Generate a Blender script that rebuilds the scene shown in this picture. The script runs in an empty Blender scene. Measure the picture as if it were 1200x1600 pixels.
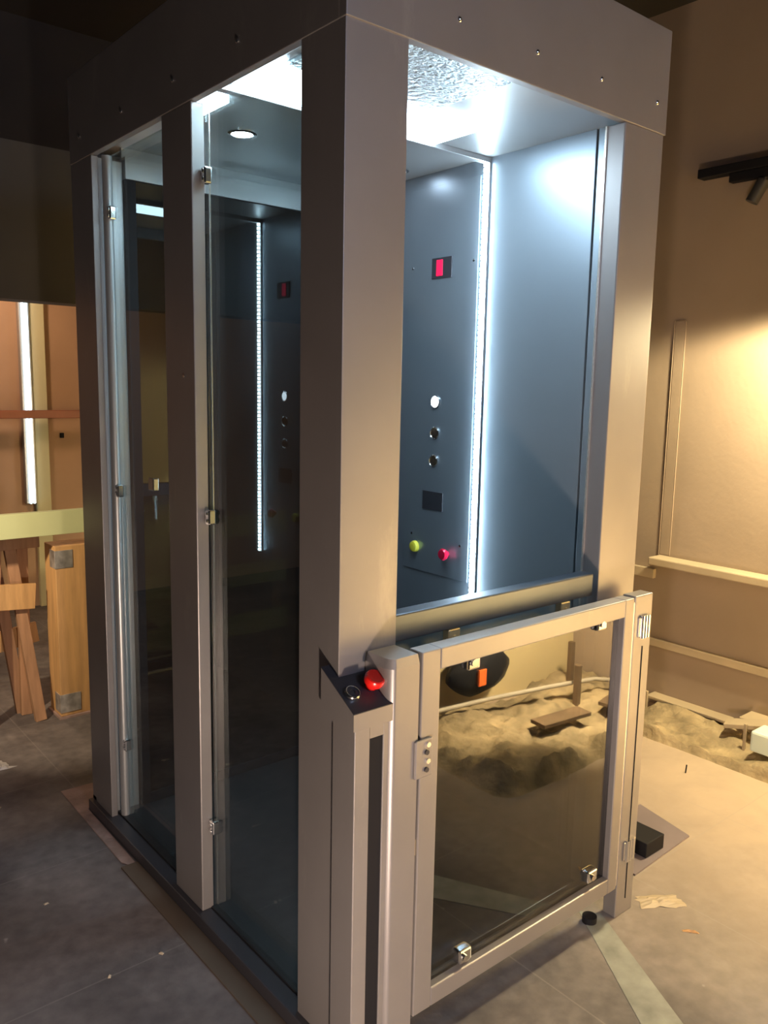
import bpy, bmesh, math, random
from mathutils import Vector, Matrix, noise
random.seed(7)
S = bpy.context.scene
COL = S.collection

# ------------------------------------------------------------------ camera
cam_d = bpy.data.cameras.new('camera'); cam = bpy.data.objects.new('camera', cam_d); COL.objects.link(cam)
YAW, PITCH, ROLL, FPX = 0.872881, -0.150218, 0.0196391, 1285.09
f = Vector((math.cos(YAW)*math.cos(PITCH), math.sin(YAW)*math.cos(PITCH), math.sin(PITCH)))
r0 = Vector((math.sin(YAW), -math.cos(YAW), 0)); u0 = r0.cross(f)
r = math.cos(ROLL)*r0 + math.sin(ROLL)*u0; u = -math.sin(ROLL)*r0 + math.cos(ROLL)*u0
cam.matrix_world = Matrix(((r.x, u.x, -f.x, -1.04594), (r.y, u.y, -f.y, -1.392506), (r.z, u.z, -f.z, 1.6), (0, 0, 0, 1)))
cam_d.sensor_fit = 'VERTICAL'; cam_d.sensor_height = 24.0; cam_d.lens = 24.0*FPX/1600.0
cam_d.clip_start = 0.05; cam_d.clip_end = 100
S.camera = cam

# ------------------------------------------------------------------ world, exposure
S.view_settings.view_transform = 'Standard'; S.view_settings.look = 'None'
S.view_settings.gamma = 1.0; S.view_settings.use_curve_mapping = False
S.view_settings.exposure = 0.0
w = bpy.data.worlds.new('world'); S.world = w; w.use_nodes = True
w.node_tree.nodes['Background'].inputs[0].default_value = (0.55, 0.5, 0.5, 1)
w.node_tree.nodes['Background'].inputs[1].default_value = 0.02

# ------------------------------------------------------------------ lamps
def lamp(name, kind, loc, col, power, size=0.1, target=None, spot=None, blend=0.5):
    d = bpy.data.lights.new(name, kind); o = bpy.data.objects.new(name, d); COL.objects.link(o)
    o.location = loc; d.color = col; d.energy = power
    if kind == 'AREA': d.size = size
    else: d.shadow_soft_size = size
    if target: o.rotation_euler = (Vector(target)-Vector(loc)).to_track_quat('-Z', 'Y').to_euler()
    if spot: d.spot_size = math.radians(spot); d.spot_blend = blend
    return o
# low warm work light standing on the floor by the photographer
lamp('floor_work_light', 'POINT', (-0.62, -1.02, 0.26), (1.0, 0.76, 0.59), 92, 0.04)
# warm pendant lamp over the right side of the site, shade cuts the light upwards
lamp('site_lamp', 'SPOT', (2.36, -0.13, 1.99), (1.0, 0.81, 0.45), 250, 0.06, (2.36, -0.13, 0), 172, 0.2)
lamp('rubble_fill', 'SPOT', (1.9, -0.78, 0.95), (1.0, 0.78, 0.44), 620, 0.05, (2.1, -1.45, .3), 112, 0.6)  # added unseen spot, brightens the rear wall and rubble mirrored in the gate
# warm lamp in the room behind
lamp('back_room_lamp', 'POINT', (0.1, 3.9, 2.3), (1.0, 0.66, 0.42), 38, 0.1)
# added unseen spot, fills the floor left of the lift
lamp('floor_fill', 'SPOT', (-1.5, -1.0, 2.4), (1.0, 0.82, 0.76), 60, 0.05, (-.9, .8, 0), 50, 0.8)
lamp('cool_fill', 'AREA', (0.1, -3.4, 2.5), (0.66, 0.74, 1.0), 42, 1.0, (0.5, 0, 1.7))  # added cool fill, no fixture, lifts the front faces of the lift
# warm lamp on the timber by the left edge
lamp('timber_lamp', 'SPOT', (-0.9, 1.7, 1.5), (1.0, 0.78, 0.52), 110, 0.04, (.15, 2.5, .55), 60, 0.5)

# ------------------------------------------------------------------ materials
def nmat(name):
    m = bpy.data.materials.new(name); m.use_nodes = True
    return m, m.node_tree, m.node_tree.nodes['Principled BSDF']
def mat(name, col, rough=0.5, metal=0.0, var=0.0, scale=8.0, bump=0.0, bscale=60.0, coat=0.0, stretch=None, spec=None):
    m, t, p = nmat(name)
    p.inputs['Base Color'].default_value = (*col, 1); p.inputs['Roughness'].default_value = rough; p.inputs['Metallic'].default_value = metal
    if coat: p.inputs['Coat Weight'].default_value = coat
    if spec is not None: p.inputs['Specular IOR Level'].default_value = spec
    tc = t.nodes.new('ShaderNodeTexCoord'); mp = t.nodes.new('ShaderNodeMapping'); t.links.new(tc.outputs['Object'], mp.inputs[0])
    if stretch: mp.inputs['Scale'].default_value = stretch
    n = t.nodes.new('ShaderNodeTexNoise'); n.inputs['Scale'].default_value = scale; n.inputs['Detail'].default_value = 6
    t.links.new(mp.outputs[0], n.inputs[0])
    cr = t.nodes.new('ShaderNodeValToRGB'); cr.color_ramp.elements[0].position = 0.3; cr.color_ramp.elements[1].position = 0.7
    cr.color_ramp.elements[0].color = (*[c*(1-var) for c in col], 1); cr.color_ramp.elements[1].color = (*[min(1, c*(1+var)) for c in col], 1)
    t.links.new(n.outputs[0], cr.inputs[0]); t.links.new(cr.outputs[0], p.inputs['Base Color'])
    if bump:
        n2 = t.nodes.new('ShaderNodeTexNoise'); n2.inputs['Scale'].default_value = bscale; n2.inputs['Detail'].default_value = 4
        t.links.new(mp.outputs[0], n2.inputs[0])
        b = t.nodes.new('ShaderNodeBump'); b.inputs['Strength'].default_value = bump; b.inputs['Distance'].default_value = 0.01
        t.links.new(n2.outputs[0], b.inputs['Height']); t.links.new(b.outputs[0], p.inputs['Normal'])
    return m
def emit(name, col, s):
    m, t, p = nmat(name); p.inputs['Base Color'].default_value = (*[c*.4 for c in col], 1)
    p.inputs['Emission Color'].default_value = (*col, 1); p.inputs['Emission Strength'].default_value = s
    return m
def glass(name, tint, ior, rough=0.0, dust=0.0):
    m = bpy.data.materials.new(name); m.use_nodes = True; t = m.node_tree; t.nodes.clear()
    o = t.nodes.new('ShaderNodeOutputMaterial'); mx = t.nodes.new('ShaderNodeMixShader'); tr = t.nodes.new('ShaderNodeBsdfTransparent')
    gl = t.nodes.new('ShaderNodeBsdfGlossy'); fr = t.nodes.new('ShaderNodeFresnel')
    tr.inputs[0].default_value = (*tint, 1); gl.inputs['Roughness'].default_value = rough; gl.inputs[0].default_value = (1, 1, 1, 1)
    fr.inputs[0].default_value = ior
    # back faces see the same pane, so keep the outside index of refraction
    gm = t.nodes.new('ShaderNodeNewGeometry'); mi = t.nodes.new('ShaderNodeMix'); mi.inputs[2].default_value = ior; mi.inputs[3].default_value = 1/ior
    t.links.new(gm.outputs['Backfacing'], mi.inputs[0]); t.links.new(mi.outputs[0], fr.inputs[0])
    t.links.new(fr.outputs[0], mx.inputs[0]); t.links.new(tr.outputs[0], mx.inputs[1]); t.links.new(gl.outputs[0], mx.inputs[2])
    if dust:
        df = t.nodes.new('ShaderNodeBsdfDiffuse'); df.inputs[0].default_value = (.5, .47, .45, 1)
        n = t.nodes.new('ShaderNodeTexNoise'); n.inputs['Scale'].default_value = 3.0; tc = t.nodes.new('ShaderNodeTexCoord'); t.links.new(tc.outputs['Object'], n.inputs[0])
        mu = t.nodes.new('ShaderNodeMath'); mu.operation = 'MULTIPLY'; mu.inputs[1].default_value = dust; t.links.new(n.outputs[0], mu.inputs[0])
        m2 = t.nodes.new('ShaderNodeMixShader'); t.links.new(mu.outputs[0], m2.inputs[0]); t.links.new(mx.outputs[0], m2.inputs[1]); t.links.new(df.outputs[0], m2.inputs[2])
        t.links.new(m2.outputs[0], o.inputs[0])
    else: t.links.new(mx.outputs[0], o.inputs[0])
    return m
STEEL = mat('taupe_powder_coat', (0.30, 0.285, 0.285), 0.42, 0.55, 0.05, 5, 0.03, 400)
def smudge(m, col, st):
    t = m.node_tree; p = t.nodes['Principled BSDF']; src = p.inputs['Base Color'].links[0].from_socket
    tc = t.nodes.new('ShaderNodeTexCoord'); mp = t.nodes.new('ShaderNodeMapping'); mp.inputs['Scale'].default_value = (7, 7, 2.2); t.links.new(tc.outputs['Object'], mp.inputs[0])
    n = t.nodes.new('ShaderNodeTexNoise'); n.inputs['Scale'].default_value = 1.0; n.inputs['Detail'].default_value = 9; n.inputs['Roughness'].default_value = .7; t.links.new(mp.outputs[0], n.inputs[0])
    r_ = t.nodes.new('ShaderNodeMapRange'); r_.inputs[1].default_value = .60; r_.inputs[2].default_value = .80; r_.inputs[4].default_value = st; t.links.new(n.outputs[0], r_.inputs[0])
    x = t.nodes.new('ShaderNodeMix'); x.data_type = 'RGBA'; t.links.new(r_.outputs[0], x.inputs[0]); t.links.new(src, x.inputs[6]); x.inputs[7].default_value = (*col, 1); t.links.new(x.outputs[2], p.inputs['Base Color'])
smudge(STEEL, (.5, .47, .44), .5)
STEEL_IN = mat('satin_steel', (0.46, 0.47, 0.48), 0.36, 0.6, 0.03, 3)
WALLIN = mat('blue_grey_satin_panel', (0.33, 0.39, 0.45), 0.38, 0.7, 0.03, 3)
RAIL = mat('shaded_rail_steel', (0.10, 0.115, 0.145), 0.34, 0.7, 0.05, 5)  # rail steel darkened to carry the shadow of the gate
EDGE = mat('edge_glint_metal', (0.85, 0.8, 0.74), 0.25, 0.8)  # bright metal, its strips also stand in for edge highlights
BLACKM = mat('black_matt', (0.010, 0.010, 0.013), 0.7, spec=.2)
CHROME = mat('chrome', (0.8, 0.8, 0.8), 0.12, 1.0)
DARKPLATE = mat('charcoal_plate', (0.045, 0.045, 0.055), 0.38, 0.2)
RED = mat('red_plastic', (0.75, 0.015, 0.01), 0.25, 0, coat=0.5)
REDLIT = mat('crimson_button', (0.6, 0.01, 0.05), 0.25, 0, coat=0.5)
YEL = mat('yellow_button', (0.75, 0.7, 0.06), 0.3, 0, coat=0.3)
GLASS = glass('clear_pane', (0.80, 0.86, 0.86), 1.52, 0.0, 0.02)
GATEGLASS = glass('smoked_pane', (0.30, 0.31, 0.33), 1.75)
BACKGLASS = glass('dark_tinted_pane', (0.13, 0.135, 0.13), 1.7)
LED = emit('led_white', (0.66, 0.87, 1.0), 85)
PANEL = emit('ceiling_diffuser', (0.66, 0.86, 1.0), 30)
SPOTM = emit('downlight_lens', (0.75, 0.88, 1.0), 25)
BTNLIT = emit('lit_button', (0.8, 0.88, 1.0), 14)
DIGIT = emit('red_display_digit', (1.0, 0.01, 0.08), 1.2)
TUBE = emit('pale_led_tube', (0.75, 0.92, 1.0), 3.0)
FLOORCAB = mat('cab_floor_vinyl', (0.014, 0.015, 0.017), 0.45, 0, 0.15, 12)
ACRYL = mat('textured_acrylic', (0.5, 0.58, 0.62), 0.18, 0.6, 0.2, 30, 0.7, 70)
WALL = mat('dirty_plaster', (0.31, 0.24, 0.185), 0.85, 0, 0.07, 2.5, 0.1, 40)
TRIMM = mat('cream_trim', (0.42, 0.34, 0.24), 0.6, 0, 0.08, 6)
WALLD = mat('dark_paint', (0.10, 0.10, 0.095), 0.7, 0, 0.12, 1.5)
WALLB = mat('terracotta_wall', (0.45, 0.29, 0.19), 0.8, 0, 0.06, 3)
CEIL = mat('black_ceiling', (0.025, 0.023, 0.023), 0.9, 0, 0.2, 2)
PINE = mat('pine_wood', (0.58, 0.34, 0.14), 0.6, 0, 0.22, 5, 0.1, 40, stretch=(6, 6, 0.6))
PINE2 = mat('old_pine_wood', (0.36, 0.20, 0.11), 0.7, 0, 0.25, 5, 0.1, 40, stretch=(6, 6, 0.6))
DARKW = mat('weathered_dark_wood', (.13, .085, .05), .8, 0, .3, 6)
GREENB = mat('pale_green_board', (0.52, 0.56, 0.30), 0.6, 0, 0.1, 3)
REDW = mat('red_brown_rail', (0.30, 0.09, 0.05), 0.4, 0, 0.2, 5)
PINK = mat('pinkish_screed', (0.33, 0.23, 0.2), 0.85, 0, 0.25, 12, 0.4, 50)
SAND = mat('sandy_rubble', (0.33, 0.26, 0.16), 0.95, 0, 0.45, 7, 0.9, 40)
SHEETM = mat('purple_grey_sheet', (0.20, 0.165, 0.18), 0.5, 0.2, 0.1, 5)
BROWNS = mat('brown_channel', (0.11, 0.085, 0.065), 0.55, 0.3, 0.1, 6)
WHITEB = mat('pale_blue_plastic', (0.62, 0.75, 0.74), 0.4)
ORANGE = mat('orange_tag', (0.85, 0.16, 0.03), 0.5)
PAPER = mat('crumpled_paper', (0.5, 0.48, 0.47), 0.8)
GREYPIPE = mat('grey_pipe', (0.42, 0.38, 0.32), 0.5)
BRASS = mat('pale_brass', (0.7, 0.58, 0.35), 0.3, 0.8)

def floor_mat():
    m, t, p = nmat('dusty_stone_floor')
    tc = t.nodes.new('ShaderNodeTexCoord')
    def nz(sc, det=6, dist=0.0):
        n = t.nodes.new('ShaderNodeTexNoise'); n.inputs['Scale'].default_value = sc; n.inputs['Detail'].default_value = det; n.inputs['Distortion'].default_value = dist
        t.links.new(tc.outputs['Object'], n.inputs[0]); return n
    def ramp(src, a, b, ca, cb):
        c = t.nodes.new('ShaderNodeValToRGB'); c.color_ramp.elements[0].position = a; c.color_ramp.elements[1].position = b
        c.color_ramp.elements[0].color = (*ca, 1); c.color_ramp.elements[1].color = (*cb, 1); t.links.new(src, c.inputs[0]); return c
    def mix(fac, a, b, mode='MIX'):
        x = t.nodes.new('ShaderNodeMix'); x.data_type = 'RGBA'; x.blend_type = mode
        if isinstance(fac, float): x.inputs[0].default_value = fac
        else: t.links.new(fac, x.inputs[0])
        t.links.new(a, x.inputs[6])
        if isinstance(b, tuple): x.inputs[7].default_value = (*b, 1)
        else: t.links.new(b, x.inputs[7])
        return x.outputs[2]
    base = ramp(nz(1.6, 8, .6).outputs[0], .35, .68, (.085, .076, .08), (.22, .198, .19))
    fine = ramp(nz(22, 8).outputs[0], .3, .75, (.72, .70, .70), (1.15, 1.12, 1.1))
    c = mix(1.0, base.outputs[0], fine.outputs[0], 'MULTIPLY')
    # dust gets thicker to the right of the lift (plaster dust trodden across the site)
    sep = t.nodes.new('ShaderNodeSeparateXYZ'); t.links.new(tc.outputs['Object'], sep.inputs[0])
    mr = t.nodes.new('ShaderNodeMapRange'); mr.inputs[1].default_value = 0.75; mr.inputs[2].default_value = 2.1
    t.links.new(sep.outputs[0], mr.inputs[0])
    ad = t.nodes.new('ShaderNodeMath'); ad.operation = 'MULTIPLY'; t.links.new(mr.outputs[0], ad.inputs[0]); t.links.new(ramp(nz(2.3, 5, 1).outputs[0], .1, .6, (.5,)*3, (1,)*3).outputs[0], ad.inputs[1])
    c = mix(ad.outputs[0], c, (.46, .365, .28))
    # white specks and plaster splashes
    sp = ramp(nz(9, 3).outputs[0], .73, .76, (0,)*3, (.55,)*3)
    c = mix(sp.outputs[0], c, (.42, .38, .36))
    # tile joints
    br = t.nodes.new('ShaderNodeTexBrick'); br.offset = 0; br.inputs['Scale'].default_value = 1.0; br.inputs['Mortar Size'].default_value = 0.0025
    br.inputs['Brick Width'].default_value = .62; br.inputs['Row Height'].default_value = .62
    br.inputs['Color1'].default_value = (0, 0, 0, 1); br.inputs['Color2'].default_value = (0, 0, 0, 1); br.inputs['Mortar'].default_value = (.28, .28, .28, 1)
    t.links.new(tc.outputs['Object'], br.inputs[0])
    c = mix(br.outputs[0], c, (.30, .27, .25))
    t.links.new(c, p.inputs['Base Color'])
    rr = t.nodes.new('ShaderNodeMapRange'); rr.inputs[3].default_value = .45; rr.inputs[4].default_value = .85; t.links.new(nz(3).outputs[0], rr.inputs[0]); t.links.new(rr.outputs[0], p.inputs['Roughness'])
    b = t.nodes.new('ShaderNodeBump'); b.inputs['Strength'].default_value = .35; b.inputs['Distance'].default_value = .006
    t.links.new(nz(35, 8).outputs[0], b.inputs['Height']); t.links.new(b.outputs[0], p.inputs['Normal'])
    return m
FLOOR = floor_mat()

# ------------------------------------------------------------------ helpers
def link(name, bm, m, parent=None, org=(0, 0, 0), smooth=False):
    me = bpy.data.meshes.new(name); bmesh.ops.recalc_face_normals(bm, faces=bm.faces)
    if any(org): bmesh.ops.translate(bm, verts=bm.verts, vec=-Vector(org))
    bm.to_mesh(me); bm.free(); me.materials.append(m)
    if smooth:
        for p in me.polygons: p.use_smooth = True
        me.set_sharp_from_angle(angle=math.radians(40))
    o = bpy.data.objects.new(name, me); COL.objects.link(o)
    if parent is not None: o.parent = parent
    return o
def addbox(bm, x0, x1, y0, y1, z0, z1, bev=0.0, M=None):
    b2 = bmesh.new(); bmesh.ops.create_cube(b2, size=1)
    for v in b2.verts: v.co = Vector(((x0+x1)/2+v.co.x*(x1-x0), (y0+y1)/2+v.co.y*(y1-y0), (z0+z1)/2+v.co.z*(z1-z0)))
    if bev: bmesh.ops.bevel(b2, geom=b2.edges[:], offset=bev, segments=2, affect='EDGES', profile=.5)
    if M: bmesh.ops.transform(b2, matrix=M, verts=b2.verts)
    me = bpy.data.meshes.new('tmp'); b2.to_mesh(me); b2.free(); bm.from_mesh(me); bpy.data.meshes.remove(me)
def addcyl(bm, p0, p1, rad, seg=20, rad2=None, cap=True):
    p0, p1 = Vector(p0), Vector(p1); d = p1-p0
    M = Matrix.Translation((p0+p1)/2) @ d.to_track_quat('Z', 'Y').to_matrix().to_4x4()
    bmesh.ops.create_cone(bm, cap_ends=cap, segments=seg, radius1=rad, radius2=rad if rad2 is None else rad2, depth=d.length, matrix=M)
def addlathe(bm, prof, org, axis, seg=24):
    # profile = [(radius, height)], axis a Vector
    q = Vector(axis).to_track_quat('Z', 'Y').to_matrix().to_4x4(); M = Matrix.Translation(org) @ q; rings = []
    for rr, h in prof:
        rings.append([bm.verts.new(M @ Vector((max(rr, 1e-4)*math.cos(2*math.pi*i/seg), max(rr, 1e-4)*math.sin(2*math.pi*i/seg), h))) for i in range(seg)])
    for a, b in zip(rings, rings[1:]):
        for i in range(seg): bm.faces.new((a[i], a[(i+1) % seg], b[(i+1) % seg], b[i]))
    bm.faces.new(rings[0]); bm.faces.new(rings[-1])
def addprism(bm, pts, d):
    # extrude polygon pts by vector d
    d = Vector(d); a = [bm.verts.new(p) for p in pts]; b = [bm.verts.new(Vector(p)+d) for p in pts]; n = len(pts)
    bm.faces.new(a); bm.faces.new(b[::-1])
    for i in range(n): bm.faces.new((a[i], a[(i+1) % n], b[(i+1) % n], b[i]))
def addtube(bm, pts, rad, seg=10):
    pts = [Vector(p) for p in pts]; rings = []
    for i, p in enumerate(pts):
        d = (pts[min(i+1, len(pts)-1)]-pts[max(i-1, 0)]).normalized(); q = d.to_track_quat('Z', 'Y').to_matrix()
        rings.append([bm.verts.new(p+q @ Vector((rad*math.cos(2*math.pi*k/seg), rad*math.sin(2*math.pi*k/seg), 0))) for k in range(seg)])
    for a, b in zip(rings, rings[1:]):
        for k in range(seg): bm.faces.new((a[k], a[(k+1) % seg], b[(k+1) % seg], b[k]))
    bm.faces.new(rings[0]); bm.faces.new(rings[-1])
def box(name, x0, x1, y0, y1, z0, z1, m, parent=None, org=(0, 0, 0), bev=0.002):
    bm = bmesh.new(); addbox(bm, x0, x1, y0, y1, z0, z1, bev); return link(name, bm, m, parent, org)
def thing(name, label, cat, loc, group=None):
    o = bpy.data.objects.new(name, None); COL.objects.link(o); o.location = loc; o.empty_display_size = .1
    return tag(o, label, cat, group)
def tag(o, label, cat, group=None, kind=None):
    o['label'] = label; o['category'] = cat
    if group: o['group'] = group
    if kind: o['kind'] = kind
    return o
def struct(o, label=None):
    o['kind'] = 'structure'
    if label: o['label'] = label
    return o
def beam(bm, p0, p1, w_, t_, up=(0, 1, 0), bev=0.002):
    # a board from p0 to p1, width w_ perpendicular to up, thickness t_ along up
    p0, p1 = Vector(p0), Vector(p1); d = (p1-p0); L = d.length; z = d.normalized(); y = Vector(up); y = (y-z*y.dot(z)).normalized(); x = y.cross(z)
    M = Matrix(((x.x, y.x, z.x, (p0.x+p1.x)/2), (x.y, y.y, z.y, (p0.y+p1.y)/2), (x.z, y.z, z.z, (p0.z+p1.z)/2), (0, 0, 0, 1)))
    addbox(bm, -w_/2, w_/2, -t_/2, t_/2, -L/2, L/2, bev, M)

# ------------------------------------------------------------------ room shell
struct(box('floor', -3, 2.9, -1.6, 5.0, -0.1, 0.0, FLOOR, bev=0), 'grey stone floor covered in dust')
struct(box('wall_right', 2.68, 2.85, -1.6, 5.0, 0, 3.4, WALL, bev=0), 'plastered wall right of the lift')
struct(box('wall_front', 1.15, 2.68, -1.62, -1.5, 0, 3.4, mat('ochre_plaster', (.6, .5, .3), .85), bev=0), 'plastered wall facing the lift gate')
struct(box('wall_back', -3, 2.68, 4.6, 4.75, 0, 3.4, WALLB, bev=0), 'terracotta wall of the room behind')
struct(box('ceiling', -3, 2.85, -1.6, 5.0, 3.4, 3.5, CEIL, bev=0), 'dark ceiling')
struct(box('trim_1', -3, 1.9, 3.2, 3.36, 2.015, 2.8, WALLD, bev=0), 'dark grey lintel above the opening')
struct(box('trim_2', -3, 1.9, 3.2, 3.36, 2.8, 3.4, CEIL, bev=0), 'black bulkhead above the lintel')
struct(box('trim_3', 2.58, 2.68, -0.5, 0.86, 0.745, 0.785, TRIMM, bev=.006), 'projecting ledge along the right wall')
struct(box('trim_4', 2.655, 2.68, -0.8, 0.95, 0.31, 0.35, TRIMM, bev=.003), 'pale band low on the right wall')
struct(box('trim_5', 2.675, 2.68, 0.80, 0.86, 0.785, 1.95, WALL, bev=.006), 'upright moulding on the right wall')
struct(box('trim_6', 2.655, 2.68, 0.87, 1.3, 0.66, 0.71, TRIMM, bev=.003), 'short pale band on the right wall')
bm = bmesh.new(); addbox(bm, 2.6, 2.68, 0.40, 0.83, 0.05, 0.065, .003); addbox(bm, 2.585, 2.60, 0.815, 0.83, 0, 0.09, .002); addbox(bm, 2.61, 2.68, .60, .61, 0, .05)
struct(link('baseboard_right', bm, TRIMM), 'pale skirting shelf at the foot of the right wall')
bm = bmesh.new(); addbox(bm, 2.56, 2.68, -0.1, 0.32, 0.10, 0.125, .004); addbox(bm, 2.58, 2.68, .29, .31, 0, .1, .002)
struct(link('trim_7', bm, TRIMM), 'stepped ledge near the rubble')

# ------------------------------------------------------------------ the lift
O = (0.56, 0.76, 0.0)
lift = thing('platform_lift', 'tall taupe steel and glass platform lift with bright white lighting inside', 'lift', O)
def P(name, x0, x1, y0, y1, z0, z1, m, bev=0.002, parent=None): return box(name, x0, x1, y0, y1, z0, z1, m, parent or lift, O, bev)
W, D, HB, HT = 1.128, 1.535, 2.32, 2.595
# posts
P('corner_post', 0, .165, 0, .155, 0, HB+.001, STEEL, .001)
P('corner_post', .943, W, 0, .057, 0, HB, STEEL, .003)
bm = bmesh.new(); addbox(bm, 0, .022, 1.351, D, 0, HB, .002); addbox(bm, 0, W, 1.50, D, 0, .06, .002)
link('corner_post', bm, STEEL, lift, O)
P('corner_post', 1.0, W, 1.40, D, 0, HB, STEEL, .003)
P('mullion', 0, .038, .66, .834, 0.045, HB, STEEL, .003)
P('corner_cover', .022, .112, 1.372, 1.395, 0.04, HB, STEEL_IN, .002)
bm = bmesh.new(); addcyl(bm, (.045, 1.335, .05), (.045, 1.335, HB), .016, 24); link('guide_tube', bm, STEEL_IN, lift, O, True)
P('side_cover', W, W+.014, .02, 1.5, 0, 2.17, STEEL, .002)
P('edge_glint', .939, .945, .055, .062, 0.0, HB, EDGE, .001)  # bright strip drawn in for the highlight down the jamb edge
# header
def screw(x, y, z, ax, parent):
    bm = bmesh.new(); addlathe(bm, [(.006, 0), (.006, .002), (.004, .004), (.0015, .0045), (.0015, .003)], (x, y, z), ax, 12)
    return link('screw', bm, CHROME, parent, O, True)
hf = P('header_panel', -.002, W+.004, -.004, 0.02, HB, HT, STEEL, .002)
for x in (.05, .306, .568, .822, 1.079): screw(x, -.004, 2.396, (0, -1, 0), hf)
hl = P('header_panel', -.002, 0.02, 0.02, D, HB, HT, STEEL, .002)
for y in (.08, .417, .755, 1.098, 1.44): screw(-.002, y, 2.392, (-1, 0, 0), hl)
P('header_panel', W-.02, W+.004, 0.02, D, HB, HT, STEEL, .002)
P('header_panel', 0.02, W-.02, D-.02, D, HB, HT, STEEL, .002)
P('roof_panel', 0.02, W-.02, 0.02, D-.02, HT-.03, HT-.01, STEEL, 0)
# cab ceiling with its light panel, textured acrylic and downlights
P('cab_ceiling', .02, 1.10, .02, D-.02, 2.37, 2.385, STEEL_IN, 0)
lp = P('light_panel', .10, .82, .40, .615, 2.360, 2.37, PANEL, .002)
P('panel_trim', .02, 1.08, .618, .645, 2.352, 2.37, STEEL_IN, .002)
P('acrylic_sheet', .12, .60, .05, .395, 2.362, 2.37, ACRYL, .001)
def downlight(x, y):
    bm = bmesh.new(); addlathe(bm, [(.045, 0), (.045, .003), (.036, .006), (.034, .002)], (x, y, 2.37), (0, 0, -1), 28); o = link('downlight', bm, CHROME, lift, O, True)
    bm = bmesh.new(); addlathe(bm, [(.033, 0.002), (.033, .005), (.02, .007)], (x, y, 2.37), (0, 0, -1), 28); link('lens', bm, SPOTM, o, O, True)
for x, y in ((.33, .967), (.96, .967)): downlight(x, y)
P('glint_bar', .115, .135, .70, .86, 2.352, 2.37, PANEL, .002)  # added glowing bar in place of a bright reflection in the cab
# right side wall (two panels with a dark joint)
P('side_wall', 1.08, 1.10, .057, .186, .04, 2.37, WALLIN, .001)
P('side_wall', 1.08, 1.10, .194, 1.40, .04, 2.37, WALLIN, .001)
P('wall_backing', 1.10, W, .057, D-.02, .04, HB, BLACKM, 0)
for z in (2.14, 1.17):
    bm = bmesh.new(); addlathe(bm, [(.008, 0), (.008, .003), (.004, .005)], (1.08, .12, z), (-1, 0, 0), 12); link('screw', bm, CHROME, lift, O, True)
# LED tape on the side wall
led = P('led_strip', 1.073, 1.08, .617, .643, .78, 2.37, STEEL_IN, .0008)
bm = bmesh.new(); addbox(bm, 1.064, 1.0735, .624, .636, -.006, .006, .001)
me = bpy.data.meshes.new('diode'); bmesh.ops.translate(bm, verts=bm.verts, vec=-Vector((O[0], O[1], 0))); bm.to_mesh(me); bm.free(); me.materials.append(LED)
for i in range(88):
    o = bpy.data.objects.new('diode', me); COL.objects.link(o); o.parent = led; o.location = (0, 0, .79+i*.0179)
# car operating panel fittings on the side wall
def fit(name, x, y, z, prof, m, parent=lift, ax=(-1, 0, 0), seg=28):
    bm = bmesh.new(); addlathe(bm, prof, (x, y, z), ax, seg); return link(name, bm, m, parent, O, True)
P('operating_panel', 1.076, 1.08, .66, 1.01, .90, 2.32, WALLIN, .001)
X = 1.076
dsp = P('display', X-.004, X, .785, .888, 1.995, 2.068, DARKPLATE, .001)
P('digit', X-.006, X-.0038, .83, .862, 2.004, 2.060, DIGIT, .0008, dsp)
for y, z in ((.994, 2.043), (.678, 2.042), (.965, 1.04), (.70, 1.03)): fit('screw', X, y, z, [(.005, 0), (.005, .002), (.002, .003)], CHROME, seg=12)
ring = [(.024, 0), (.024, .004), (.021, .006), (.019, .004)]
b = fit('push_button', X, .851, 1.551, ring, CHROME); fit('lit_cap', X, .851, 1.551, [(.0185, .001), (.0185, .006), (.012, .008)], BTNLIT, b)
b = fit('push_button', X, .850, 1.435, ring, CHROME); fit('cap', X, .850, 1.435, [(.0185, .001), (.018, .004), (.012, .003)], DARKPLATE, b)
b = fit('push_button', X, .852, 1.331, ring, CHROME); fit('cap', X, .852, 1.331, [(.0185, .001), (.018, .004), (.012, .003)], DARKPLATE, b)
P('intercom_grille', X-.003, X, .797, .907, 1.145, 1.215, DARKPLATE, .001)
b = fit('alarm_button', X, .944, .991, [(.022, 0), (.022, .006), (.019, .014), (.010, .017), (.004, .0165)], YEL); b['label'] = 'yellow alarm button'
b = fit('stop_button', X, .765, .99, [(.010, 0), (.010, .012), (.021, .016), (.023, .024), (.018, .031), (.006, .033)], REDLIT); b['label'] = 'crimson mushroom stop button'
# back wall of the cab: pale header band over tinted glass
P('back_header', .115, 1.08, 1.355, 1.385, 2.266, 2.336, STEEL_IN, .001)
P('back_fascia', .115, 1.08, 1.385, 1.40, 2.266, 2.37, STEEL_IN, .001)
P('back_glass', .15, 1.06, 1.36, 1.368, .08, 2.262, BACKGLASS, 0)
bm = bmesh.new(); addbox(bm, .115, .15, 1.355, 1.385, .05, 2.266, .001); addbox(bm, 1.045, 1.08, 1.370, 1.385, .05, 2.266, .001); addbox(bm, .15, 1.045, 1.355, 1.385, .05, .09, .001); addbox(bm, .15, 1.045, 1.37, 1.385, 2.25, 2.266, .001)
link('back_frame', bm, BLACKM, lift, O)
# floor and base
P('cab_floor', .03, 1.08, .06, 1.40, .03, .05, FLOORCAB, .001)
P('base_frame', -.018, .03, -.01, D, .0, .045, DARKPLATE, .003)
P('base_frame', .03, W, D-.04, D, .0, .045, DARKPLATE, .003)
P('base_frame', .03, W, 0, .057, .0, .035, DARKPLATE, .003)
P('base_flange', -.075, -.018, -.3, 1.09, .0, .006, BROWNS, .001)
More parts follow.
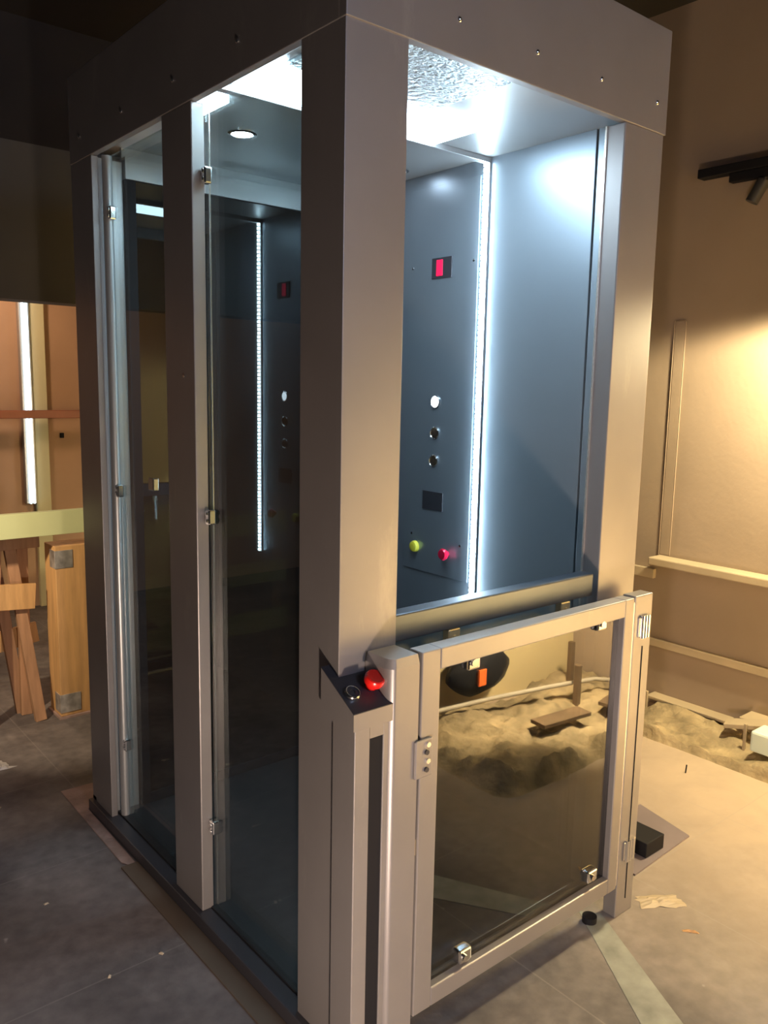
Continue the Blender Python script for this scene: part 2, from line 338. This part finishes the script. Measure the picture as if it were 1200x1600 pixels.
# side glazing and its clips
P('glass_pane', .040, .048, .155, .66, .04, HB, GLASS, 0)
P('glass_pane', .052, .060, .834, 1.351, .04, HB, GLASS, 0)
bm = bmesh.new(); addbox(bm, .0495, .0515, .655, .661, .05, 2.30); link('glass_edge_or_glint', bm, EDGE, lift, O)
def clip(x, y, z, s=1):
    bm = bmesh.new(); addbox(bm, x-.012, x+.010, y-.018, y+.006, z-.021, z+.021, .004); addbox(bm, x-.017, x-.010, y-.014, y-.004, z-.016, z-.004, .003); addbox(bm, x-.017, x-.010, y-.014, y-.004, z+.004, z+.016, .003)
    return link('glass_clip', bm, CHROME, lift, O)
for z in (2.139, 1.235, .31): clip(.036, .652, z)
for z in (2.142, 1.234, .321): clip(.05, 1.322, z)
bm = bmesh.new(); addbox(bm, .055, .075, 1.06, 1.10, 1.26, 1.30, .003); link('glass_clip', bm, CHROME, lift, O)
bm = bmesh.new(); addcyl(bm, (-.001, .72, 1.62), (-.003, .72, 1.62), .004, 12); link('screw', bm, CHROME, lift, O)
# half-height inner door: rail on a glass panel
dr = P('inner_door', .157, .925, .004, .05, 1.012, 1.078, RAIL, .004)
P('door_glass', .17, .925, .024, .032, .10, 1.015, GLASS, 0, dr)
for x in (.36, .80):
    bm = bmesh.new(); addbox(bm, x-.02, x+.02, .002, .024, .975, 1.012, .003); addcyl(bm, (x, .002, .99), (x, -.003, .99), .007, 14); link('glass_clip', bm, BRASS, dr, O)
P('bottom_rail', .157, .925, .004, .05, .06, .11, RAIL, .003, dr)
# gate in front
GY0, GY1 = -.09, -.045
bm = bmesh.new()
addbox(bm, .168, .226, GY0, GY1, .10, 1.013, .003); addbox(bm, .955, .998, GY0, GY1, .10, 1.013, .003)
addbox(bm, .226, .955, GY0, GY1, .962, 1.013, .003); addbox(bm, .226, .955, GY0, GY1, .10, .150, .003)
gate = link('gate', bm, STEEL, lift, O)
P('gate_glass', .226, .955, -.070, -.062, .150, .962, GATEGLASS, 0, gate)
P('glass_edge_or_glint', .238, .241, -.073, -.070, .165, .945, EDGE, 0, gate)  # bright strip standing in for the highlight on the glass bead
def gclip(x, z, s):
    bm = bmesh.new(); addbox(bm, x-.022, x+.022, -.084, -.060, min(z, z+s*.038), max(z, z+s*.038), .005)
    addcyl(bm, (x-.006, -.084, z+s*.018), (x-.006, -.091, z+s*.018), .009, 14); link('glass_clip', bm, CHROME, gate, O)
gclip(.345, .972, -1); gclip(.858, .978, -1); gclip(.352, .155, 1); gclip(.885, .165, 1)
# right gate post with its leg, and hinges
gp = P('gate_post', 1.004, 1.092, GY0, -.045, 0, 1.016, STEEL, .003)
bm = bmesh.new(); addbox(bm, 1.050, 1.053, GY0-.002, GY0+.002, .05, .86, 0); link('joint', bm, BLACKM, gp, O)
P('edge_glint', .9985, 1.0035, GY0+.002, GY0+.012, .11, 1.0, EDGE, .0005)  # bright strip for the highlight line between stile and post
for z in (.922, .215):
    bm = bmesh.new()
    for k, xx in enumerate((1.03, 1.044, 1.058)): addcyl(bm, (xx+.006, GY0-.006, z-.034), (xx+.006, GY0-.006, z+.034), .0065, 14)
    addbox(bm, 1.022, 1.080, GY0-.006, GY0, z-.030, z+.030, .002)
    link('hinge', bm, CHROME, gate, O)
# link plate between gate and lock post
lat = bmesh.new(); addbox(lat, .148, .201, GY0-.008, GY0-.0005, .716, .808, .003)
latch = link('latch_plate', lat, STEEL, gate, O)
for x, z in ((.184, .795), (.180, .777), (.184, .755), (.180, .735)):
    bm = bmesh.new(); addcyl(bm, (x, GY0-.008, z), (x, GY0-.013, z), .006, 12); link('rivet', bm, EDGE if z in (.795, .755) else DARKPLATE, latch, O)
bm = bmesh.new(); addbox(bm, .157, .167, -.085, -.06, .52, .56, .001); link('lock_tongue', bm, BRASS, gate, O)
# rounded lock post
bm = bmesh.new(); n = 14; pts = []
x0, x1, y0, y1 = .086, .160, GY0, -.002
pts = [(x1, y1, 0), (x1, y0, 0), (.092, y0, 0)]
for i in range(n+1):
    a = math.radians(-90-i*90/n); pts.append((.092+.018*math.cos(a)*1.0, -.062+.028*math.sin(a), 0))
pts.append((.074, y1, 0))
addprism(bm, pts, (0, 0, .99))
# domed top cap
ztop = .99; c2 = [((p[0]-.12)*.92+.12, (p[1]+.045)*.92-.045, ztop+.022) for p in pts]
a = [bm.verts.new((p[0], p[1], ztop)) for p in pts]; b2 = [bm.verts.new(p) for p in c2]
for i in range(len(pts)): bm.faces.new((a[i], a[(i+1) % len(pts)], b2[(i+1) % len(pts)], b2[i]))
bm.faces.new(b2)
link('lock_post', bm, STEEL, lift, O)
# call station: hollow column with slot and sloped box on top
bm = bmesh.new()
addbox(bm, -.016, .026, -.082, -.002, 0, .872, .002); addbox(bm, .064, .082, -.082, -.002, 0, .872, .002); addbox(bm, .026, .064, -.03, -.002, 0, .872)
addbox(bm, .026, .064, -.082, -.03, .845, .872)
cs = link('call_column', bm, STEEL, lift, O)
bm = bmesh.new(); addbox(bm, .0262, .0638, -.079, -.0302, .002, .8445, 0); link('cable_slot', bm, BLACKM, cs, O)
bm = bmesh.new()
zs = lambda y: .912+(y+.088)*.6
prof = [(-.024, -.088, .874), (-.024, -.088, .912), (-.024, .075, zs(.075)), (-.024, .075, .93), (-.024, -.02, .874)]
addprism(bm, [(-.024, -.088, .874), (-.024, -.088, .912), (-.024, .032, zs(.032)), (-.024, .032, .874)], (.0235, 0, 0))
addprism(bm, [(-.0005, -.088, .874), (-.0005, -.088, .912), (-.0005, -.001, zs(-.001)), (-.0005, -.001, .874)], (.0855, 0, 0))
cb = link('call_box', bm, STEEL, lift, O)
bm = bmesh.new(); e = .0015
addprism(bm, [(-.024, -.088, .912), (-.0005, -.088, .912), (-.0005, .032, zs(.032)), (-.024, .032, zs(.032))], (0, 0, .002))
addprism(bm, [(-.0005, -.088, .912), (.085, -.088, .912), (.085, -.001, zs(-.001)), (-.0005, -.001, zs(-.001))], (0, 0, .002))
fp = link('face_plate', bm, DARKPLATE, cb, O); fp['label'] = 'charcoal sloped face plate'
nrm = Vector((0, -.6, 1)).normalized()
bm = bmesh.new(); addlathe(bm, [(.013, 0), (.013, .012), (.021, .015), (.0235, .021), (.0235, .028), (.0215, .033), (.0185, .0345), (.0165, .0335), (.006, .0325), (.0, .0325)], (.060, -.040, zs(-.040)+.002), nrm, 32)
es = link('emergency_stop_button', bm, RED, cb, O, True); es['label'] = 'red mushroom stop button'
bm = bmesh.new(); addlathe(bm, [(.019, 0), (.019, .006), (.0165, .010), (.0145, .010), (.0145, .006)], (.003, -.045, zs(-.045)+.002), nrm, 32)
ks = link('call_button', bm, CHROME, cb, O, True)
bm = bmesh.new(); addlathe(bm, [(.0143, .004), (.0143, .008), (.006, .009), (.005, .007)], (.003, -.045, zs(-.045)+.002), nrm, 32); link('cap', bm, DARKPLATE, ks, O, True)

# ------------------------------------------------------------------ things behind on the left
t = thing('timber_crate_post', 'light pine box post with metal corner brackets left of the lift', 'timber', (.3, 2.5, 0)); o_ = (.3, 2.5, 0)
bx = box('box_post', .19, .43, 2.45, 2.60, .012, .84, PINE, t, o_, .003)
box('base_board', .18, .44, 2.44, 2.61, 0, .012, PINK, t, o_, .001)
for z0, z1, x1 in ((.735, .82, .27), (.03, .12, .285)):
    bm = bmesh.new(); addbox(bm, .187, x1, 2.447, 2.45, z0, z1, .0008); addbox(bm, .187, .19, 2.45, 2.52, z0, z1, .0008); o = link('corner_bracket', bm, mat('galvanised_bracket', (.6, .58, .55), .35, .7, .4, 20), t, o_)
o = tag(box('worktop_board', -.35, .42, 2.40, 2.44, .905, 1.015, GREENB), 'long pale green board resting above the pine post', 'board')
t = thing('sawhorse', 'brown wooden sawhorse with splayed legs at the left picture edge', 'trestle', (0, 2.6, 0)); o_ = (0, 2.6, 0)
for p0, p1 in (((.11, 2.5, .0), (.03, 2.62, .88)), ((.08, 2.62, .0), (.10, 2.65, .84)), ((.07, 2.66, .0), (-.04, 2.66, .9)), ((-.10, 2.55, .0), (-.02, 2.62, .9))):
    bm = bmesh.new(); beam(bm, p0, p1, .05, .03, (0, 1, 0)); link('leg', bm, PINE2, t, o_)
bm = bmesh.new(); addbox(bm, -.3, .165, 2.585, 2.615, .82, .90, .003); link('top_beam', bm, PINE2, t, o_)
bm = bmesh.new(); beam(bm, (-.12, 2.54, .62), (.12, 2.54, .60), .12, .02, (0, 1, 0)); link('cross_board', bm, PINE, t, o_)
bm = bmesh.new(); beam(bm, (-.05, 2.7, .35), (.17, 2.7, .38), .1, .02, (0, 1, 0)); link('cross_board', bm, PINE, t, o_)
t = thing('pallet_frame', 'pale plank frame with a diagonal brace, seen dimly through the lift glass', 'timber', (.7, 2.5, 0)); o_ = (.7, 2.5, 0)
for z in (.78, .50, .22):
    bm = bmesh.new(); addbox(bm, .46, 1.5, 2.50, 2.53, z, z+.12, .003); link('plank', bm, GREENB, t, o_)
bm = bmesh.new(); beam(bm, (.50, 2.52, .58), (.95, 2.52, .22), .09, .02, (0, 1, 0)); link('brace', bm, GREENB, t, o_)
for x in (.50, 1.45):
    bm = bmesh.new(); addbox(bm, x-.03, x+.03, 2.53, 2.56, 0, 1.0, .003); link('upright', bm, PINE2, t, o_)
t = thing('led_upright', 'pale vertical light tube on the terracotta wall far left', 'light', (.73, 4.55, .75)); o_ = (.73, 4.55, .75)
box('tube', .708, .722, 4.53, 4.55, .75, 2.2, TUBE, t, o_, .004); box('tube', .732, .745, 4.53, 4.55, .75, 2.2, TUBE, t, o_, .004); box('housing', .69, .76, 4.55, 4.599, .75, 2.2, STEEL_IN, t, o_, .002)
struct(box('trim_8', .76, .86, 4.56, 4.6, 0, 2.4, mat('pale_yellow_jamb', (.6, .55, .33), .7), bev=.003), 'pale jamb beside the light tube')
tag(box('wall_rail', .2, 1.9, 4.46, 4.5, 1.345, 1.40, REDW, bev=.004), 'red-brown horizontal rail across the terracotta wall', 'rail')
tag(box('wall_socket', .95, .975, 4.585, 4.602, 1.20, 1.235, BLACKM, bev=.002), 'small dark socket low on the terracotta wall below the rail', 'socket')

# ------------------------------------------------------------------ floor pieces
bm = bmesh.new(); addprism(bm, [(-.055, 1.735, .0), (.10, 1.73, .0), (.10, 1.56, .0), (-.02, 1.54, 0), (-.025, 1.09, 0), (-.045, 1.08, 0), (-.062, 1.12, 0)], (0, 0, .004)); tag(link('screed_patch', bm, PINK), 'bare pinkish screed patch beside the back corner of the lift', 'floor patch')
def scrap(name, cx, cy, sx, sy, m, label, cat, h=.012, rot=0, group=None):
    bm = bmesh.new(); g = 7; vs = []
    for i in range(g+1):
        for j in range(g+1):
            a, b_ = i/g-.5, j/g-.5; z = h*max(0, 1-4*max(a*a, b_*b_))*(.5+abs(noise.noise(Vector((cx*9+a*3, cy*9+b_*3, 0))))*1.8)+.001
            wx = 1+.35*noise.noise(Vector((a*5+cx, b_*5, 3)))
            vs.append(bm.verts.new((cx+math.cos(rot)*a*sx*wx-math.sin(rot)*b_*sy*wx, cy+math.sin(rot)*a*sx*wx+math.cos(rot)*b_*sy*wx, z)))
    for i in range(g):
        for j in range(g): k = i*(g+1)+j; bm.faces.new((vs[k], vs[k+1], vs[k+g+2], vs[k+g+1]))
    ext = bmesh.ops.extrude_face_region(bm, geom=bm.faces[:]); 
    for v in [e_ for e_ in ext['geom'] if isinstance(e_, bmesh.types.BMVert)]: v.co.z = 0.0004
    return tag(link(name, bm, m), label, cat, group)
scrap('plastic_wrap', -.23, 2.10, .16, .10, PAPER, 'crumpled translucent wrap lying on the dark floor at the left edge', 'litter', .03, .3)
scrap('plaster_splash', 1.19, -.13, .14, .06, TRIMM, 'pale plaster splash beside the gate leg', 'splash', .006, -.6)
scrap('wood_chip', 1.13, -.27, .045, .008, PINE, 'tiny yellow wood chip on the floor right of the gate leg', 'wood chip', .006, -.9)
for i, (x, y, sz, lb) in enumerate(((-.33, 1.05, .014, 'pale plaster crumb in the middle of the dark floor left of the lift'), (-.30, .62, .012, 'pale plaster crumb by the bottom edge of the picture, left of the lift'),
        (-.15, .62, .014, 'yellowish crumb lying close beside the brown base flange of the lift'), (-.5, 1.55, .018, 'pale plaster crumb at the far left picture edge, below the crumpled wrap'),
        (-.28, 1.75, .018, 'whitish crumb on the dark floor near the pinkish screed patch'))):
    scrap('plaster_crumb', x, y, sz, sz*.6, TRIMM, lb, 'crumb', .004, i, 'plaster crumbs on the dark floor')
t = thing('floor_sheet', 'purple-grey metal sheet on the floor behind the gate leg', 'sheet', (1.45, .12, 0)); o_ = (1.45, .12, 0)
bm = bmesh.new(); addprism(bm, [(1.62, .017, .0), (1.68, .26, .0), (1.25, .30, .0), (1.25, .0, .0)], (0, 0, .006)); link('plate', bm, SHEETM, t, o_)
bm = bmesh.new(); addbox(bm, 1.36, 1.47, .03, .16, .006, .06, .003); tag(link('black_box', bm, BLACKM), 'small black box lying on the purple-grey sheet', 'box')
bm = bmesh.new(); addprism(bm, [(.945, .0, 0), (.99, -.05, 0), (.70, -.60, 0), (.55, -.60, 0)], (0, 0, .0015)); tag(link('painted_light_strip', bm, mat('pale_painted_light', (.25, .26, .235), .7, 0, .25, 14)), 'wide pale painted light strip of LED light running across the floor from under the gate', 'painted light')  # cab light spilling out under the gate, painted as a flat pale strip
# floor wedge bolt / rubber foot under the gate
bm = bmesh.new(); addcyl(bm, (.93, -.05, 0), (.93, -.05, .02), .022, 20); tag(link('rubber_stop', bm, BLACKM), 'black round rubber stop on the floor under the gate', 'door stop')

# rubble along the right wall
def mound(name, x0, x1, y0, y1, h, seed, m, label, edge=.12, nx=60, ny=60):
    bm = bmesh.new(); V = []
    for i in range(nx+1):
        for j in range(ny+1):
            a, b_ = i/nx, j/ny; x, y = x0+(x1-x0)*a, y0+(y1-y0)*b_
            e_ = min(1, min(b_, 1-b_)/edge)*min(1, a/edge*1.0)
            n_ = noise.fractal(Vector((x*4+seed, y*4, seed)), 1.0, 2.0, 6)*.5+.5; e2 = max(0, min(1, e_*1.6-.5*(1-n_)))
            z = h*e2*(.25+n_*.9)+.25*h*e2*noise.noise(Vector((x*22, y*22, seed)))-.003
            V.append(bm.verts.new((x, y, z)))
    for i in range(nx):
        for j in range(ny): k = i*(ny+1)+j; bm.faces.new((V[k], V[k+1], V[k+ny+2], V[k+ny+1]))
    o = link(name, bm, m, smooth=True); return tag(o, label, 'rubble', kind='stuff')
mound('rubble', 2.26, 2.585, -.5, .85, .07, 3, SAND, 'sandy rubble spread along the foot of the right wall')
bm = bmesh.new(); beam(bm, (2.50, .35, .10), (2.58, .05, .16), .09, .02, (0, 0, 1)); tag(link('plank_offcut', bm, TRIMM), 'short pale plank leaning on the rubble by the wall', 'plank')
bm = bmesh.new(); beam(bm, (2.42, .22, .03), (2.42, .22, .16), .012, .012, (0, 1, 0)); tag(link('pale_stick', bm, TRIMM), 'thin pale stick standing upright in the rubble', 'stick')
bm = bmesh.new(); addbox(bm, 2.34, 2.46, -.05, .16, .078, .17, .01); tag(link('plastic_tub', bm, WHITEB), 'pale blue-white plastic tub on the rubble at the right edge', 'tub')
bm = bmesh.new(); addcyl(bm, (2.08, .30, .0), (2.085, .30, .035), .003, 8); tag(link('rusty_nail', bm, BLACKM), 'little dark nail standing in the dusty floor', 'nail')
# site in front of the gate (mirrored in its glass)
mound('rubble', 1.25, 2.66, -1.48, -.72, .10, 11, SAND, 'sandy rubble heap in front of the gate, mirrored in its glass')
for x, y, h, l in ((2.40, -1.30, .30, 'thin wooden stake mirrored in the gate, the farther of two'), (2.22, -1.12, .26, 'thin wooden stake mirrored in the gate, the nearer of two')):
    bm = bmesh.new(); addbox(bm, x-.014, x+.014, y-.014, y+.014, 0, h, .002); tag(link('wooden_stake', bm, DARKW), l, 'stake', 'wooden stakes in the rubble')
bm = bmesh.new(); addtube(bm, [(1.2, -1.35, .13), (1.5, -1.34, .13), (1.8, -1.3, .13), (2.1, -1.2, .15), (2.4, -1.15, .14), (2.6, -1.1, .10)], .011); tag(link('grey_conduit', bm, GREYPIPE, smooth=True), 'pale conduit lying over the rubble, mirrored in the gate', 'pipe')
for p0, p1, l in (((2.2, -.93, .115), (2.58, -1.0, .125), 'dark broken board lying on the rubble close to the right wall, mirrored in the gate'), ((1.75, -.98, .12), (2.05, -.95, .12), 'short dark broken board at the front of the mirrored rubble heap')):
    bm = bmesh.new(); beam(bm, p0, p1, .09, .018, (0, 0, 1)); tag(link('broken_board', bm, DARKW), l, 'board')
t = thing('tool_bag', 'black tool bag with an orange tag mirrored in the gate glass', 'bag', (1.95, -1.42, .09)); o_ = (1.95, -1.42, .09)
bm = bmesh.new(); bmesh.ops.create_icosphere(bm, subdivisions=3, radius=1)
for v in bm.verts: v.co = Vector((1.80+v.co.x*.21*(1+.1*noise.noise(v.co*2)), -1.40+v.co.y*.075, .24+v.co.z*.11*(1+.3*noise.noise(v.co*1.7+Vector((3, 0, 0))))))
link('bag_body', bm, BLACKM, t, o_, True)
bm = bmesh.new(); addbox(bm, 1.72, 1.77, -1.325, -1.315, .20, .28, .002); link('tag', bm, ORANGE, t, o_)
# wall spotlight
t = thing('wall_spotlight', 'black spotlight hanging from a black bar at the upper right edge', 'spotlight', (2.62, .55, 2.6)); o_ = (2.62, .55, 2.6)
bm = bmesh.new(); addbox(bm, 2.62, 2.68, .05, .765, 2.585, 2.625, .003); addbox(bm, 2.63, 2.67, .05, .615, 2.545, 2.585, .003); link('bar', bm, BLACKM, t, o_)
bm = bmesh.new(); addcyl(bm, (2.65, .46, 2.56), (2.65, .462, 2.52), .015, 16); addcyl(bm, (2.64, .455, 2.53), (2.62, .495, 2.44), .028, 24); link('lamp_head', bm, mat('dark_grey_head', (.05, .05, .05), .4), t, o_, True)
